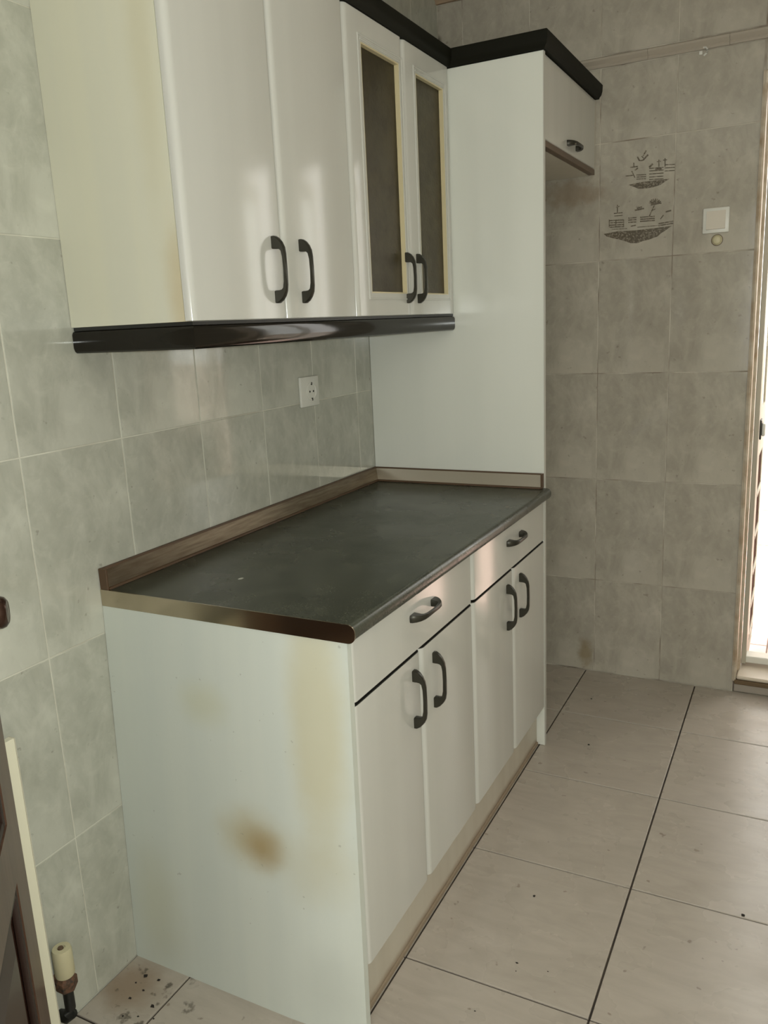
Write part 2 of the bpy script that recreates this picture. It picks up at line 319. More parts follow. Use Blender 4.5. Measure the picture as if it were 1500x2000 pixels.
# ------------------------------------------------------------------ the room: floor, walls, ceiling
fl = obj('floor', B((0-.1, WY-.1, -.12), (RX+.1, BY+.0, -.004)), M_GROUT_F)
tag(fl, 'kitchen floor of large beige tiles with dark joints', 'floor', kind='structure')
TM = {}
def tile_mesh(a, b, th, m, key):
    """a tile a x b lying in local xy, face up at z=0, with a small eased edge"""
    k = (round(a, 4), round(b, 4), key)
    if k in TM: return TM[k]
    bm = bmesh.new(); e = .0014; r = []
    for s, z in ((0, -th), (0, -e), (e*.35, -e*.3), (e, 0)):
        r.append([bm.verts.new((x*(a/2-s), y*(b/2-s), z)) for x, y in ((-1, -1), (1, -1), (1, 1), (-1, 1))])
    for A, Bb in zip(r, r[1:]):
        for i in range(4): bm.faces.new((A[i], A[(i+1) % 4], Bb[(i+1) % 4], Bb[i]))
    bm.faces.new(r[-1])
    TM[k] = me('tile', bm, m); return TM[k]
def cuts(lo, hi, start, pitch):
    k = math.floor((lo-start)/pitch); out = [lo]
    while start+(k+1)*pitch < hi-1e-4:
        k += 1
        if start+k*pitch > lo+1e-4: out.append(start+k*pitch)
    return out+[hi]
def tiles(parent, frame, u0, u1, v0, v1, us, up, vs, vp, gap, th, m, key, skip=None, jit=.0):
    U = cuts(u0, u1, us, up) if not isinstance(us, list) else us
    V = cuts(v0, v1, vs, vp) if not isinstance(vs, list) else vs
    for a0, a1 in zip(U, U[1:]):
        for b0, b1 in zip(V, V[1:]):
            if a1-a0 < .012 or b1-b0 < .012: continue
            if skip and skip((a0+a1)/2, (b0+b1)/2): continue
            o = put('tile', tile_mesh(a1-a0-gap, b1-b0-gap, th, m, key), parent)
            R, T = frame
            j = random.uniform(-jit, jit)
            o.matrix_local = Matrix.Translation(Vector(T((a0+a1)/2, (b0+b1)/2, j))) @ R.to_4x4()
FL = (Matrix.Identity(3), lambda u, v, j: (u, v, j))
tiles(fl, FL, 0, RX, WY, BY, .565, .41, .2165, .4285, .0045, .008, M_FLOOR, 'f', jit=.0004)

wl = obj('wall_left', B((-.12, WY-.1, -.12), (-.0009, BY+.1, CZ+.1)), M_GROUT_W)
tag(wl, 'left kitchen wall of tall marbled grey tiles behind the cabinets', 'wall', kind='structure')
# local x -> -y (so the print runs the right way), local y -> z, local z -> +x
FW = (Matrix(((0, 0, 1), (1, 0, 0), (0, 1, 0))), lambda u, v, j: (j, u, v))
tiles(wl, FW, WY, BY, 0, CZ, -.1479, .2577, -.0186, .3971, .0022, .006, M_TILE_L, 'l', jit=.0003)

wb = bmesh.new()
box(wb, (-.1, BY+.0009, -.12), (DX0, BY+.20, CZ+.1)); box(wb, (DX1, BY+.0009, -.12), (RX+.1, BY+.20, CZ+.1))
box(wb, (DX0, BY+.0009, DZ1), (DX1, BY+.20, CZ+.1)); box(wb, (DX0, BY+.0009, -.12), (DX1, BY+.20, -.002))
wb = obj('wall_back', wb, M_GROUT_B)
tag(wb, 'far kitchen wall of grey marbled tiles with a doorway at its right', 'wall', kind='structure')
FB = (Matrix(((1, 0, 0), (0, 0, -1), (0, 1, 0))), lambda u, v, j: (u, BY-j, v))
LZ0, LZ1 = 2.191, 2.229
Us = [0, .0975, .3465, .5955, .8445, DX0-.002]
Vlo = [0.001, .379, .776, 1.170, 1.565, 1.953, LZ0]
Vhi = [LZ1, 2.5]
for V in (Vlo, Vhi): tiles(wb, FB, 0, 0, 0, 0, Us, 0, V, 0, .0024, .006, M_TILE_B, 'b', jit=.0003)
for V in ([DZ1+.04, LZ0], Vhi): tiles(wb, FB, 0, 0, 0, 0, [DX0+.001, 1.344, DX1], 0, V, 0, .0024, .006, M_TILE_B, 'b')
for V in (Vlo, Vhi): tiles(wb, FB, 0, 0, 0, 0, [DX1+.006, 1.842, 2.091, RX], 0, V, 0, .0024, .006, M_TILE_B, 'b')
# printed picture tile: two small islands with huts and palms, fired into the glaze
deco = min((o for o in wb.children if o.name.startswith('tile')), key=lambda o: (Vector((.72, BY, 1.76))-o.location).length)
deco['label'] = 'tile printed with two small islands of huts and palm trees'
for P in (PRINT_LOWER, PRINT_UPPER):
    bm = bmesh.new()
    for k, q in enumerate(P):
        y0 = -BY+.0  # local z of the tile is -y of the room
        z = .0003+.00002*k
        A = [bm.verts.new((x-deco.location.x, v-deco.location.z, z)) for x, v in q]
        f = bm.faces.new(A)
        if f.normal.z < 0: f.normal_flip()
    put('island_print', me('island_print', bm, M_PRINT), deco)
# listello: ledge of half-round border tiles
def listello(x0, x1):
    bm = bmesh.new()
    sec = [(0, LZ0+.001), (-.006, LZ0+.001), (-.009, LZ0+.006), (-.007, LZ0+.011), (-.012, LZ0+.016), (-.017, LZ0+.022), (-.016, LZ0+.029), (-.010, LZ0+.033), (-.004, LZ0+.035), (0, LZ0+.036)]
    prism(bm, [(BY+s[0], s[1]) for s in sec], 'x', x0, x1); return bm
tr = obj('trim_1', listello(0, .2492), M_LIST)
tag(tr, 'moulded beige border ledge running across the far wall tiles', 'border', kind='structure')
for k in range(1, 10):
    x0 = .25*k; x1 = min(x0+.2492, RX)
    if x1-x0 > .01: obj('border_tile', listello(x0, x1), M_LIST, tr)
bm = bmesh.new(); prism(bm, [(BY, 2.50), (BY-.012, 2.50), (BY-.014, 2.506), (BY-.03, 2.518), (BY-.034, CZ), (BY, CZ)], 'x', 0, RX)
tag(obj('trim_2', bm, mat('rusty_ceiling_trim', (.36, .26, .17), .6)), 'narrow rust-stained trim under the ceiling on the far wall', 'trim', kind='structure')
tag(obj('ceiling', B((-.1, WY-.1, CZ), (RX+.1, BY+.2, CZ+.1)), M_PLASTER), 'plain plastered kitchen ceiling', 'ceiling', kind='structure')
tag(obj('wall_right', B((RX, WY-.1, -.12), (RX+.1, BY+.2, CZ+.1)), M_WALLP), 'plain right side wall of the kitchen', 'wall', kind='structure')
wf = bmesh.new()
box(wf, (-.1, WY-.1, -.12), (WX0, WY, CZ+.1)); box(wf, (WX1, WY-.1, -.12), (RX+.1, WY, CZ+.1))
box(wf, (WX0, WY-.1, -.12), (WX1, WY, WZ0)); box(wf, (WX0, WY-.1, WZ1), (WX1, WY, CZ+.1))
tag(obj('wall_front', wf, M_WALLP), 'plain wall behind the photographer with an added window opening', 'wall', kind='structure')
win = bmesh.new()
for lo, hi in (((WX0, WZ0), (WX1, WZ0+.05)), ((WX0, WZ1-.05), (WX1, WZ1)), ((WX0, WZ0), (WX0+.05, WZ1)), ((WX1-.05, WZ0), (WX1, WZ1))):
    box(win, (lo[0], WY-.07, lo[1]), (hi[0], WY-.02, hi[1]), .004)
tag(obj('added_window_1', win, M_PLASTIC), 'added white window frame behind the photographer, for frontal light', 'window', kind='structure')

# ------------------------------------------------------------------ rear doorway, its metal door, the terrace outside
dr = thing('door_1', (DX0, BY+.06, .0), 'cream metal terrace door standing open at the right edge', 'door', kind='structure')
bm = bmesh.new()
prism(bm, [(DX0-.004, BY-.006), (DX0+.004, BY-.010), (DX0+.010, BY-.004), (DX0+.010, BY+.055), (DX0+.018, BY+.06), (DX0+.018, BY+.10), (DX0-.004, BY+.10)], 'z', .045, DZ1+.04)
obj('door_jamb', bm, M_ALU2, dr)
obj('door_jamb', B((DX1-.02, BY-.008, .045), (DX1+.004, BY+.10, DZ1+.04), .003), M_ALU2, dr)
obj('door_head', B((DX0-.004, BY-.008, DZ1), (DX1+.004, BY+.10, DZ1+.04), .003), M_ALU2, dr)
# leaf, swung outwards, seen almost edge on
lx, t2 = 1.1235, .0165
y0, y1 = BY+.101, BY+.53
lf = bmesh.new()
zs = [.072, .845, .695, .531, .388, .258, .136]
box(lf, (lx, y0, .072), (lx+t2, y0+.13, DZ1-.01), .002); box(lf, (lx, y1-.07, .072), (lx+t2, y1, DZ1-.01), .002)
box(lf, (lx, y0+.13, .845), (lx+t2, y1-.07, 1.02)); box(lf, (lx, y0+.13, DZ1-.1), (lx+t2, y1-.07, DZ1-.01)); box(lf, (lx, y0+.13, .05), (lx+t2, y1-.07, .085))
leaf = obj('door_leaf', lf, M_ALU, dr)
for z in (.695, .531, .388, .258, .136):
    obj('glazing_bar', B((lx-.002, y0+.13, z-.008), (lx+t2+.002, y1-.07, z+.008), .002), M_ALU, leaf)
ze = [.845, .695, .531, .388, .258, .136, .085]
for a, b in zip(ze[1:], ze): obj('dark_panel', B((lx+.003, y0+.131, a+.008), (lx+t2-.003, y1-.071, b-(.008 if b < .84 else 0))), M_DARKP, leaf)
obj('glass_pane', B((lx+.004, y0+.131, 1.021), (lx+t2-.004, y1-.071, DZ1-.101)), M_CLEAR, leaf)
obj('lock_plate', B((lx+t2+.0002, y0+.055, .915), (lx+t2+.006, y0+.125, .985), .002), M_HANDLE, leaf)
obj('door_lock', B((lx+t2+.0062, y0+.066, .926), (lx+t2+.018, y0+.114, .972), .004, 2), M_PLASTIC, leaf)
rx = DX1-.035          # second leaf, swung outwards too
f2 = bmesh.new()
box(f2, (rx, y0, .072), (rx+t2, y0+.06, DZ1-.01), .002); box(f2, (rx, y1-.07, .072), (rx+t2, y1, DZ1-.01), .002)
for za, zb in ((.05, .13), (.845, .93), (DZ1-.1, DZ1-.01)): box(f2, (rx, y0+.06, za), (rx+t2, y1-.07, zb), .001)
leaf2 = obj('door_leaf', f2, M_ALU, dr)
obj('glass_pane', B((rx+.004, y0+.061, .931), (rx+t2-.004, y1-.071, DZ1-.101)), M_CLEAR, leaf2)
obj('dark_panel', B((rx+.003, y0+.061, .131), (rx+t2-.003, y1-.071, .844)), M_DARKP, leaf2)
# sill and step
sl = thing('door_sill', (1.3, BY, 0), 'worn marble threshold with a brown lip under the terrace door', 'threshold', kind='structure')
sl.name = 'trim_3'
obj('step_riser', B((DX0+.004, BY+.001, 0.0), (DX1, BY+.03, .032), .002), M_RISER, sl)
obj('sill_lip', B((DX0+.004, BY-.010, .033), (DX1, BY+.03, .050), .003), M_SILLB, sl)
obj('sill_slab', B((DX0+.012, BY-.006, .0505), (DX1-.02, BY+.20, .064), .004), M_MARBLE, sl)
obj('metal_rail', B((DX0+.03, BY+.11, .074), (DX1-.02, BY+.17, .100), .003), M_PLASTIC, sl)
# terrace
te = obj('terrace', B((-1.5, BY+.2, -.15), (5, 8, -.02)), M_PATG); te.name = 'trim_4'
tag(te, 'terracotta terrace floor outside in the daylight', 'terrace', kind='structure')
tiles(te, FL, .6, 3.0, BY+.2, 4.0, .6, .3, BY+.2, .3, .006, .018, M_TERR, 't')
pw = obj('trim_5', B((-1.5, 4.0, -.1), (5, 4.2, 1.15), .01), M_PATG)
tag(pw, 'white tiled parapet wall of the terrace outside', 'parapet', kind='structure')
FP = (Matrix(((1, 0, 0), (0, 0, -1), (0, 1, 0))), lambda u, v, j: (u, 4.0-.004-j, v))
tiles(pw, FP, .6, 2.7, 0, 1.15, .6, .3, -.02, .235, .006, .006, M_PATIO, 'p')

# ------------------------------------------------------------------ handles
def bow_handle():
    """bow pull, long axis z, foot at x=0, projecting to +x"""
    out = [(0, .066), (.006, .066), (.014, .061), (.021, .053), (.026, .043), (.0282, .030), (.0288, 0), (.0282, -.030), (.026, -.043), (.021, -.053), (.014, -.061), (.006, -.066), (0, -.066)]
    inn = [(0, -.041), (.010, -.040), (.016, -.037), (.0195, -.030), (.0215, 0), (.0195, .030), (.016, .037), (.010, .040), (0, .041)]
    bm = bmesh.new(); h = .0055
    poly = out+inn
    # build as strips between outer and inner outlines so that every face is a quad
    O = out; I = [(0, .041), (.004, .0405), (.010, .0405), (.0155, .0395), (.0190, .036), (.0212, .024), (.0218, 0), (.0212, -.024), (.0190, -.036), (.0155, -.0395), (.010, -.0405), (.004, -.0405), (0, -.041)]
    prof = ((-h, .0), (-h*.72, .0018), (h*.72, .0018), (h, 0))
    wid = [1.45, 1.4, 1.3, 1.15, 1.0, .85, .8, .85, 1.0, 1.15, 1.3, 1.4, 1.45]
    rings = []
    for k, (o, i) in enumerate(zip(O, I)):
        w = h*wid[k]; ox, oz = o; ix, iz = i
        dx, dz = ox-ix, oz-iz; L = math.hypot(dx, dz) or 1; ex, ez = dx/L*.0016, dz/L*.0016
        rings.append([bm.verts.new(q) for q in ((ox-ex, -w, oz-ez), (ox, -w*.65, oz), (ox, w*.65, oz), (ox-ex, w, oz-ez), (ix+ex, w, iz+ez), (ix, w*.65, iz), (ix, -w*.65, iz), (ix+ex, -w, iz+ez))])
    for A, Bq in zip(rings, rings[1:]):
        for k in range(8): bm.faces.new((A[k], A[(k+1) % 8], Bq[(k+1) % 8], Bq[k]))
    bm.faces.new(rings[0][::-1]); bm.faces.new(rings[-1])
    return me('handle', bm, M_HANDLE, 40)
HANDLE = bow_handle()
def handle(parent, x, y, z, horiz=False):
    o = put('handle', HANDLE, parent, Vector((x, y, z))-ORG[parent], (math.radians(90), 0, 0) if horiz else (0, 0, 0))
    return o
def front_poly(x0, x1, ya, yb, r=.014, n=5):
    """plan outline of a door front whose two outer vertical edges are rolled over"""
    P = [(x0, ya)]
    for k in range(n+1):
        a = math.pi/2*k/n; P.append((x1-r+r*math.sin(a), ya+r-r*math.cos(a)))
    for k in range(n+1):
        a = math.pi/2*k/n; P.append((x1-r+r*math.cos(a), yb-r+r*math.sin(a)))
    P.append((x0, yb)); return P
def front(name, x0, x1, ya, yb, za, zb, parent, m=None):
    bm = bmesh.new(); prism(bm, front_poly(x0, x1, ya, yb), 'z', za, zb)
    return obj(name, bm, m or M_DOOR, parent, 25)

# ------------------------------------------------------------------ base cabinets
XF = .587
def base_cabinet(y0, y1, label, doors, hy, drawer):
    t = thing('base_cabinet', (.28, (y0+y1)/2, 0), label, 'cabinet', 'white base cabinets under the worktop')
    bm = bmesh.new()
    a = y0+.018 if y0 < .1 else y0
    box(bm, (.02, a, .125), (.564, a+.016, .833)); box(bm, (.02, y1-.017, .125), (.564, y1-.001, .833))
    box(bm, (.02, a+.016, .125), (.564, y1-.017, .141)); box(bm, (.02, a+.016, .817), (.564, y1-.017, .833)); box(bm, (.006, a, .125), (.02, y1-.001, .833))
    obj('carcass', bm, M_CARC, t)
    obj('drawer_back', B((.08, a+.03, .715), (.560, y1-.03, .800)), M_CARC, t)
    obj('drawer_gap_shade', B((.5642, drawer[0]+.001, .700), (.5652, drawer[1]-.001, .712)), M_BLACK, t)  # black strip paints the shade in the gap below the drawer
    d = front('drawer', .5655, XF, drawer[0], drawer[1], .7095, .8285, t)
    handle(d, XF-.0005, (drawer[0]+drawer[1])/2+.012, .787, True)
    for (ya, yb), h in zip(doors, hy):
        d = front('door', .5655, XF, ya, yb, .147, .7012, t)
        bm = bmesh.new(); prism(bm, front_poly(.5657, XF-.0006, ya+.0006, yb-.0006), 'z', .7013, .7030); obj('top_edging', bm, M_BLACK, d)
        handle(d, XF-.0005, h, .606)
    return t
c1 = base_cabinet(.0, .618, 'white base cabinet nearest the camera, with a stained end panel', ((.017, .3095), (.3125, .6165)), (.271, .376), (.017, .6165))
base_cabinet(.6195, 1.238, 'white base cabinet at the far end, against the tall panel', ((.622, .927), (.930, 1.236)), (.876, .987), (.622, 1.236))
# swollen end panel: its foot has crept away from the wall side
bm = bmesh.new(); nx, nz = 14, 12; G = {}
for i in range(nx+1):
    for k in range(nz+1):
        x = .001+.584*i/nx; z = .835*k/nz; s = x/.585
        g = 1-max(0, (s-.72)/.28)**2*.92
        off = -.032*(1-z/.835)*g + .010*(s**4)*(z/.835)
        G[i, k, 0] = bm.verts.new((x, off, z)); G[i, k, 1] = bm.verts.new((x, off+.0165, z))
for i in range(nx):
    for k in range(nz):
        for w in (0, 1):
            q = [G[i, k, w], G[i+1, k, w], G[i+1, k+1, w], G[i, k+1, w]]
            bm.faces.new(q if w == 0 else q[::-1])
for i in range(nx):
    for k in (0, nz): bm.faces.new((G[i, k, 0], G[i+1, k, 0], G[i+1, k, 1], G[i, k, 1]))
for k in range(nz):
    for i in (0, nx): bm.faces.new((G[i, k, 0], G[i, k+1, 0], G[i, k+1, 1], G[i, k, 1]))
tag(obj('end_panel', bm, M_END, c1), 'white end panel with yellow and brown stains')
kb = thing('kick_board', (.55, .62, 0), 'long dirty white kick board under the base cabinet doors', 'kick board')
obj('board', B((.542, .019, .001), (.558, 1.238, .1240)), M_KICK, kb)
obj('seal_strip', B((.5582, .02, .001), (.5625, 1.237, .010)), mat('dirty_seal', (.34, .27, .19), .6), kb)

# ------------------------------------------------------------------ worktop and its upstands
def wt_poly(x0, x1, z0, z1, r=.014, n=6):
    P = [(x0, z0)]
    for k in range(n+1):
        a = math.pi/2*k/n; P.append((x1-r+r*math.sin(a), z0+r-r*math.cos(a)))
    for k in range(n+1):
        a = math.pi/2*k/n; P.append((x1-r+r*math.cos(a), z1-r+r*math.sin(a)))
    P.append((x0, z1)); return P
wt = thing('worktop', (.3, .62, .837), 'dark grey-green granite-look worktop with metal end strip', 'worktop')
bm = bmesh.new(); prism(bm, wt_poly(.001, .607, .837, .870), 'y', .0015, 1.2385); obj('slab', bm, M_TOP, wt, 30)
bm = bmesh.new(); prism(bm, wt_poly(.001, .6085, .8355, .8712, .015), 'y', -.0012, .0012); tag(obj('end_strip', bm, M_STRIP, wt, 20), 'polished metal end strip')
def upstand(path, outs, label, ends, m=M_UPST):
    t = thing('worktop_upstand', (*path[0], .871), label, 'upstand', 'metal upstands at the back of the worktop')
    bm = bmesh.new(); sweep(bm, path, [(.0015, .8715), (.020, .8715), (.0195, .876), (.011, .905), (.0095, .912), (.0015, .912)], outs); obj('profile', bm, m, t, 20)
    for s in ([(.0202, .8708), (.0235, .8708), (.0225, .8755), (.0198, .8762)], [(.0015, .9122), (.0098, .9122), (.0085, .916), (.0015, .916)]):
        bm = bmesh.new(); sweep(bm, path, s, outs); obj('seal_strip', bm, M_SEAL, t)
    for lo, hi in ends: obj('end_cap', B(lo, hi, .001), M_SEAL, t)
    return t
upstand([(0, .004), (0, 1.2385)], [(1, 0), (1, -1)], 'long brownish metal upstand along the tiled left wall', [((.0015, -.001, .871), (.0235, .0035, .9165))])
upstand([(0.0, 1.2385), (.580, 1.2385)], [(1, -1), (0, -1)], 'short metal upstand along the tall white panel', [((.5805, 1.214, .871), (.5845, 1.238, .9165))], M_UPST_LIT)

# ------------------------------------------------------------------ tall panel and fridge bridge cabinet
tp = thing('tall_panel', (.29, 1.248, 0), 'tall white side panel from floor to cornice at the worktop end', 'panel')
obj('panel', B((.001, 1.2395, .001), (.5835, 1.2565, 2.094), .001), M_PANEL, tp)
obj('edge_band', B((.5837, 1.2397, .001), (.5853, 1.2563, 2.094)), M_DOOR, tp)
fc = thing('bridge_cabinet', (.29, 1.57, 1.853), 'small white top cabinet with flap door between tall panel and far wall', 'cabinet')
bm = bmesh.new()
box(bm, (.001, 1.2575, 1.854), (.560, 1.8835, 1.870)); box(bm, (.001, 1.2575, 2.078), (.560, 1.8835, 2.094))
box(bm, (.001, 1.2575, 1.870), (.560, 1.2735, 2.078)); box(bm, (.001, 1.8675, 1.870), (.560, 1.8835, 2.078)); box(bm, (.001, 1.2735, 1.870), (.012, 1.8675, 2.078))
obj('carcass', bm, M_CARC, fc)
fd = obj('flap_door', B((.5615, 1.259, 1.872), (.580, 1.870, 2.0935), .002), M_DOOR, fc)
handle(fd, .5795, 1.572, 1.900, True)
obj('side_edge', B((.5615, 1.8715, 1.855), (.578, 1.8845, 2.094)), M_CARC, fc)
tag(obj('bottom_edge', B((.5605, 1.2575, 1.853), (.581, 1.870, 1.8705), .001), M_BROWN_EDGE, fc), 'worn brown bottom edge')

# ------------------------------------------------------------------ wall cabinets
XU, ZU0, ZU1 = .3055, 1.404, 2.094
def wall_carcass(y0, y1, t, near):
    bm = bmesh.new()
    box(bm, (.001, y1-.016, ZU0), (.2855, y1-.0005, ZU1)); box(bm, (.001, y0+.016, ZU0), (.2855, y1-.016, ZU0+.016)); box(bm, (.001, y0+.016, ZU1-.016), (.2855, y1-.016, ZU1))
    box(bm, (.001, y0+.016, ZU0+.016), (.006, y1-.016, ZU1-.016)); box(bm, (.006, y0+.0165, 1.74), (.26, y1-.0165, 1.756))
    if not near: box(bm, (.001, y0+.0005, ZU0), (.2855, y0+.016, ZU1))
    obj('carcass', bm, M_CARC, t)
    if near: tag(obj('side_panel', B((.001, y0, ZU0), (.2855, y0+.016, ZU1)), M_SIDE_UP, t), 'yellowed side panel')
u1 = thing('wall_cabinet', (.15, .31, ZU0), 'white wall cabinet nearest the camera, with two solid doors', 'cabinet', 'white wall cabinets')
wall_carcass(.012, .6225, u1, True)
for (ya, yb), h in zip(((.012, .3165), (.3195, .6215)), (.281, .383)):
    d = front('door', .287, XU, ya, yb, ZU0+.001, ZU1, u1); handle(d, XU-.0005, h, 1.501)
u2 = thing('wall_cabinet', (.15, .93, ZU0), 'white wall cabinet with two narrow glazed doors', 'cabinet', 'white wall cabinets')
wall_carcass(.6235, 1.2385, u2, False)
def glazed(ya, yb, ga, gb, hy):
    z0, z1, g0, g1 = ZU0+.001, ZU1, 1.460, 2.030
    bm = bmesh.new(); r = .014
    L = [(.287, ya)]+[(XU-r+r*math.sin(math.pi/2*k/5), ya+r-r*math.cos(math.pi/2*k/5)) for k in range(6)]+[(XU, ga), (.287, ga)]
    Rr = [(.287, gb), (XU, gb)]+[(XU-r+r*math.cos(math.pi/2*k/5), yb-r+r*math.sin(math.pi/2*k/5)) for k in range(6)]+[(.287, yb)]
    prism(bm, L, 'z', z0, z1); prism(bm, Rr, 'z', z0, z1)
    box(bm, (.287, ga, z0), (XU, gb, g0)); box(bm, (.287, ga, g1), (XU, gb, z1))
    d = obj('glazed_door', bm, M_DOOR, u2, 25)
    # fine outer rib and yellowed bead round the pane
    e = .012
    for nm, m, o, w, xa, xb in (('moulding', M_DOOR, .012, .004, XU-.001, XU+.0022),):
        bm = bmesh.new()
        box(bm, (xa, ga-o-w, g0-o-w), (xb, ga-o, g1+o+w), .0008); box(bm, (xa, gb+o, g0-o-w), (xb, gb+o+w, g1+o+w), .0008)
        box(bm, (xa, ga-o, g1+o), (xb, gb+o, g1+o+w), .0008); box(bm, (xa, ga-.004, g1+.003), (xb, gb+.004, g1+.007), .0008); box(bm, (xa, ga-o, g0-o-w), (xb, gb+o, g0-o), .0008)
        obj(nm, bm, m, d)
    bm = bmesh.new()
    w = .0035
    box(bm, (.2930, ga, g0), (XU-.0008, ga+w, g1)); box(bm, (.2930, gb-w, g0), (XU-.0008, gb, g1))
    box(bm, (.2930, ga+w, g1-w), (XU-.0008, gb-w, g1)); box(bm, (.2930, ga+w, g0), (XU-.0008, gb-w, g0+w))
    obj('glass_bead', bm, M_BEAD, d)
    obj('glass_pane', B((.2885, ga+.0005, g0+.0005), (.2925, gb-.0005, g1-.0005)), M_GLASS, d)
    handle(d, XU-.0005, hy, 1.501)
glazed(.6245, .9275, .700, .905, .906)
glazed(.9305, 1.2375, 1.005, 1.192, .976)

# ------------------------------------------------------------------ cornice on top, light pelmet below
co = thing('cornice', (.3, .6, 2.095), 'near-black cornice stepping along the cabinet tops', 'cornice')
path = [(.001, .010), (.306, .010), (.306, 1.2385), (.5865, 1.2385), (.5865, 1.884)]
outs = [(0, -1), (1, -1), (1, -1), (1, -1), (1, 0)]
sec = [(-.018, 2.0955), (.004, 2.0955), (.006, 2.101), (.011, 2.106), (.015, 2.118), (.016, 2.138), (.012, 2.142), (-.018, 2.142)]
for k in range(4):
    bm = bmesh.new(); sweep(bm, path[k:k+2], sec, outs[k:k+2]); obj('cornice_length', bm, M_CORN, co, 30)
pe = thing('light_pelmet', (.3, .6, 1.354), 'glossy black light pelmet under the wall cabinets', 'pelmet')
ppath = [(.001, .016), (.300, .016), (.300, 1.2385)]; pouts = [(0, -1), (1, -1), (1, 0)]
psec = [(-.016, 1.3545), (-.002, 1.3545), (.002, 1.3575), (.0045, 1.364), (.0045, 1.390), (.002, 1.395), (-.003, 1.397), (-.016, 1.397)]
for k in range(2):
    bm = bmesh.new(); sweep(bm, ppath[k:k+2], psec, pouts[k:k+2]); obj('pelmet_length', bm, M_PELMET, pe, 30)
bm = bmesh.new(); sweep(bm, ppath, [(-.014, 1.3972), (-.001, 1.3972), (-.001, 1.4035), (-.014, 1.4035)], pouts); obj('pelmet_gap_shade', bm, M_BLACK, pe)  # black strip paints the shadow gap between pelmet and cabinet

# ------------------------------------------------------------------ fittings on the walls
so = thing('wall_socket', (0, .85, 1.203), 'square white power socket on the left wall above the worktop', 'socket')
obj('plate', B((.0005, .8015, 1.1605), (.009, .8985, 1.2465), .003, 2), M_PLASTIC, so)
bm = bmesh.new(); lathe(bm, [(.027, .009), (.027, .0105), (.023, .0115), (.0215, .0095)], 28, 'x', (0, .856, 1.203)); obj('socket_ring', bm, M_PLASTIC, so)
for y in (.8465, .8655):
    bm = bmesh.new(); lathe(bm, [(.003, .0094), (.003, .0101)], 12, 'x', (0, y, 1.203)); obj('pin_hole', bm, M_HOLE, so)
for z in (1.1805, 1.2255): obj('earth_clip', B((.0094, .854, z-.004), (.0120, .858, z+.004)), M_HANDLE, so)
sw = thing('light_switch', (.98, BY, 1.666), 'square white light switch on the far wall near the doorway', 'switch')
obj('plate', B((.9395, BY-.009, 1.6265), (1.0215, BY-.0004, 1.7065), .003, 2), M_PLASTIC, sw)
bm = bmesh.new(); prism(bm, [(BY-.0085, 1.638), (BY-.0155, 1.639), (BY-.012, 1.6965), (BY-.0085, 1.6965)], 'x', .951, 1.010); obj('rocker', bm, mat('switch_rocker', (.66, .61, .52), .3), sw)
rc = thing('bell_push', (.986, BY, 1.604), 'small round ivory knob just below the light switch', 'knob')
bm = bmesh.new(); lathe(bm, [(.0165, -.0004), (.0165, -.005), (.0135, -.008), (.012, -.012), (.007, -.0145)], 24, 'y', (.986, BY, 1.604)); obj('knob', bm, M_IVORY, rc)
bm = bmesh.new(); lathe(bm, [(.0185, -.0003), (.0185, -.0025), (.0172, -.003)], 24, 'y', (.986, BY, 1.604)); obj('rim', bm, M_BROWN_EDGE, rc)
hk = thing('wall_hook', (.928, BY, 2.187), 'small white hook under the border ledge on the far wall', 'hook')
bm = bmesh.new(); tube(bm, [(.915, BY-.003, 2.198), (.921, BY-.006, 2.197), (.930, BY-.012, 2.194), (.935, BY-.016, 2.186), (.932, BY-.017, 2.176), (.924, BY-.014, 2.171)], .003, 8); obj('hook', bm, M_PLASTIC, hk)
obj('plate', B((.908, BY-.003, 2.178), (.918, BY-.0004, 2.189), .001), M_PLASTIC, hk)

# ------------------------------------------------------------------ gas cock low on the left wall
vx, vy = .030, -.243
gv = thing('capped_pipe_valve', (vx, vy, 0), 'ivory-capped rusty pipe stub low on the left wall by the cabinet', 'valve')
bm = bmesh.new(); lathe(bm, [(.0185, .137), (.0195, .141), (.0195, .192), (.0175, .198), (.008, .199), (.007, .196)], 24, 'z', (vx, vy, 0)); obj('cap', bm, M_IVORY, gv, 40)
bm = bmesh.new(); lathe(bm, [(.006, .1965), (.005, .1995)], 12, 'z', (vx-.002, vy, 0)); obj('cap_hole', bm, M_BROWN_EDGE, gv)
bm = bmesh.new(); lathe(bm, [(.019, .104), (.0215, .108), (.0215, .126), (.017, .131), (.015, .1365)], 6, 'z', (vx, vy, 0)); tube(bm, [(vx-.01, vy, .117), (.0005, vy, .117)], .012, 10); obj('nut', bm, M_RUST, gv)
bm = bmesh.new(); tube(bm, [(vx, vy, .104), (vx, vy, .055), (vx-.002, vy, .042), (vx-.010, vy-.004, .034), (.0005, vy-.006, .032)], [.0105, .0105, .014, .0135, .0115], 12); obj('pipe', bm, M_BLACK, gv, 50)

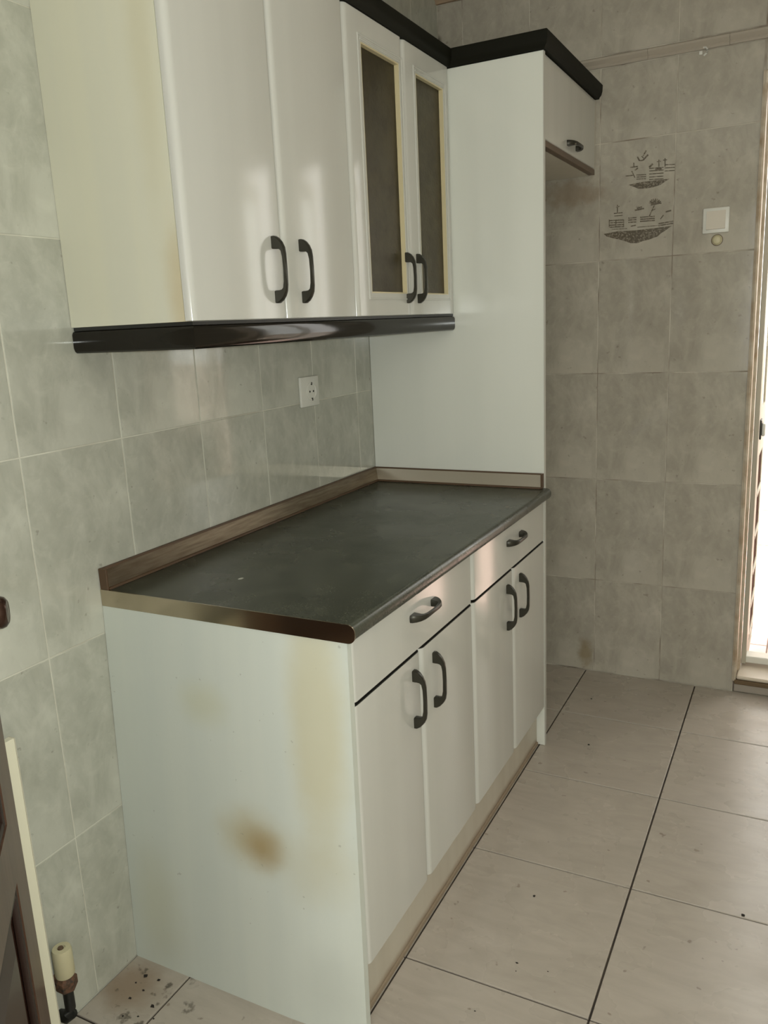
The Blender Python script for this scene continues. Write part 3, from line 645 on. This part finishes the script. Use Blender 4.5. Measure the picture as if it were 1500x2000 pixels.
# ------------------------------------------------------------------ mahogany door and the cream board behind it
dd = thing('door_2', (.10, -.34, 0), 'dark brown panelled wooden door standing open at the lower left', 'door', kind='structure', rz=math.radians(-45))
def dpart(name, bm, m, parent, smooth=30): return obj(name, bm, m, parent, smooth)
DWd = .74
bm = bmesh.new()
for lo, hi in (((0, .01), (.09, 2.03)), ((DWd-.09, .01), (DWd, 2.03)), ((.09, .01), (DWd-.09, .13)), ((.09, .502), (DWd-.09, .611)), ((.09, 1.06), (DWd-.09, 1.17)), ((.09, 1.91), (DWd-.09, 2.03))):
    box(bm, (lo[0], -.034, lo[1]), (hi[0], 0, hi[1]))
fr = dpart('door_frame', bm, M_WOOD, dd)
for z0, z1 in ((.13, .502), (.611, 1.06), (1.17, 1.91)):
    bm = bmesh.new(); x0, x1 = .0905, DWd-.0905; z0 += .0005; z1 -= .0005
    R = []
    for s, y in ((0, -.024), (0, -.014), (.03, -.014), (.075, -.004)):
        R.append([bm.verts.new(q) for q in ((x0+s, y, z0+s), (x1-s, y, z0+s), (x1-s, y, z1-s), (x0+s, y, z1-s))])
    for A, Bq in zip(R, R[1:]):
        for i in range(4): bm.faces.new((A[i], A[(i+1) % 4], Bq[(i+1) % 4], Bq[i]))
    bm.faces.new(R[-1]); bm.faces.new(R[0][::-1])
    pn = dpart('raised_panel', bm, M_WOOD2, dd, None)
    bm = bmesh.new()
    for a, b in (((x0, z0), (x0+.016, z1)), ((x1-.016, z0), (x1, z1)), ((x0+.016, z0), (x1-.016, z0+.016)), ((x0+.016, z1-.016), (x1-.016, z1))):
        box(bm, (a[0], -.0138, a[1]), (b[0], -.002, b[1]), .004, 2)
    dpart('panel_moulding', bm, M_WOODL, pn)
bm = bmesh.new(); lathe(bm, [(.024, .0002), (.024, .006), (.020, .009)], 24, 'y', (.07, 0, .967)); rs = dpart('handle_rose', bm, M_HANDLE, dd)
bm = bmesh.new(); lathe(bm, [(.011, .0092), (.010, .014), (.016, .018), (.023, .024), (.0262, .032), (.0262, .038), (.024, .044), (.0185, .048), (.017, .0475), (.008, .0485)], 28, 'y', (.07, 0, .967))
dpart('door_knob', bm, mat('brown_bronze_knob', (.06, .03, .02), .2, .6), dd, 40)
cb = thing('cream_board', (.053, -.6, 0), 'cream melamine board on edge between the brown door and the wall', 'board')
obj('board', B((.046, -.95, .001), (.061, -.293, .69), .0012), M_CREAM, cb)
obj('edge_band', B((.0462, -.2929, .001), (.0608, -.2918, .69)), M_CARC, cb)

# ------------------------------------------------------------------ crumbs on the floor
bm = bmesh.new()
for x, y, s in CRUMBS:
    a = random.uniform(0, 3); z = s*.5
    q = [Vector((math.cos(a+k*1.57)*s*random.uniform(.6, 1.3), math.sin(a+k*1.57)*s*random.uniform(.5, 1.0), 0)) for k in range(4)]
    b = [bm.verts.new((x+v.x, y+v.y, .0006)) for v in q]; tpv = [bm.verts.new((x+v.x*.6, y+v.y*.6, z)) for v in q]
    for k in range(4): bm.faces.new((b[k], b[(k+1) % 4], tpv[(k+1) % 4], tpv[k]))
    bm.faces.new(tpv)
tag(obj('floor_crumbs', bm, M_CRUMB, None, None), 'scattered dark crumbs of dirt on the beige floor tiles', 'crumbs', kind='stuff')
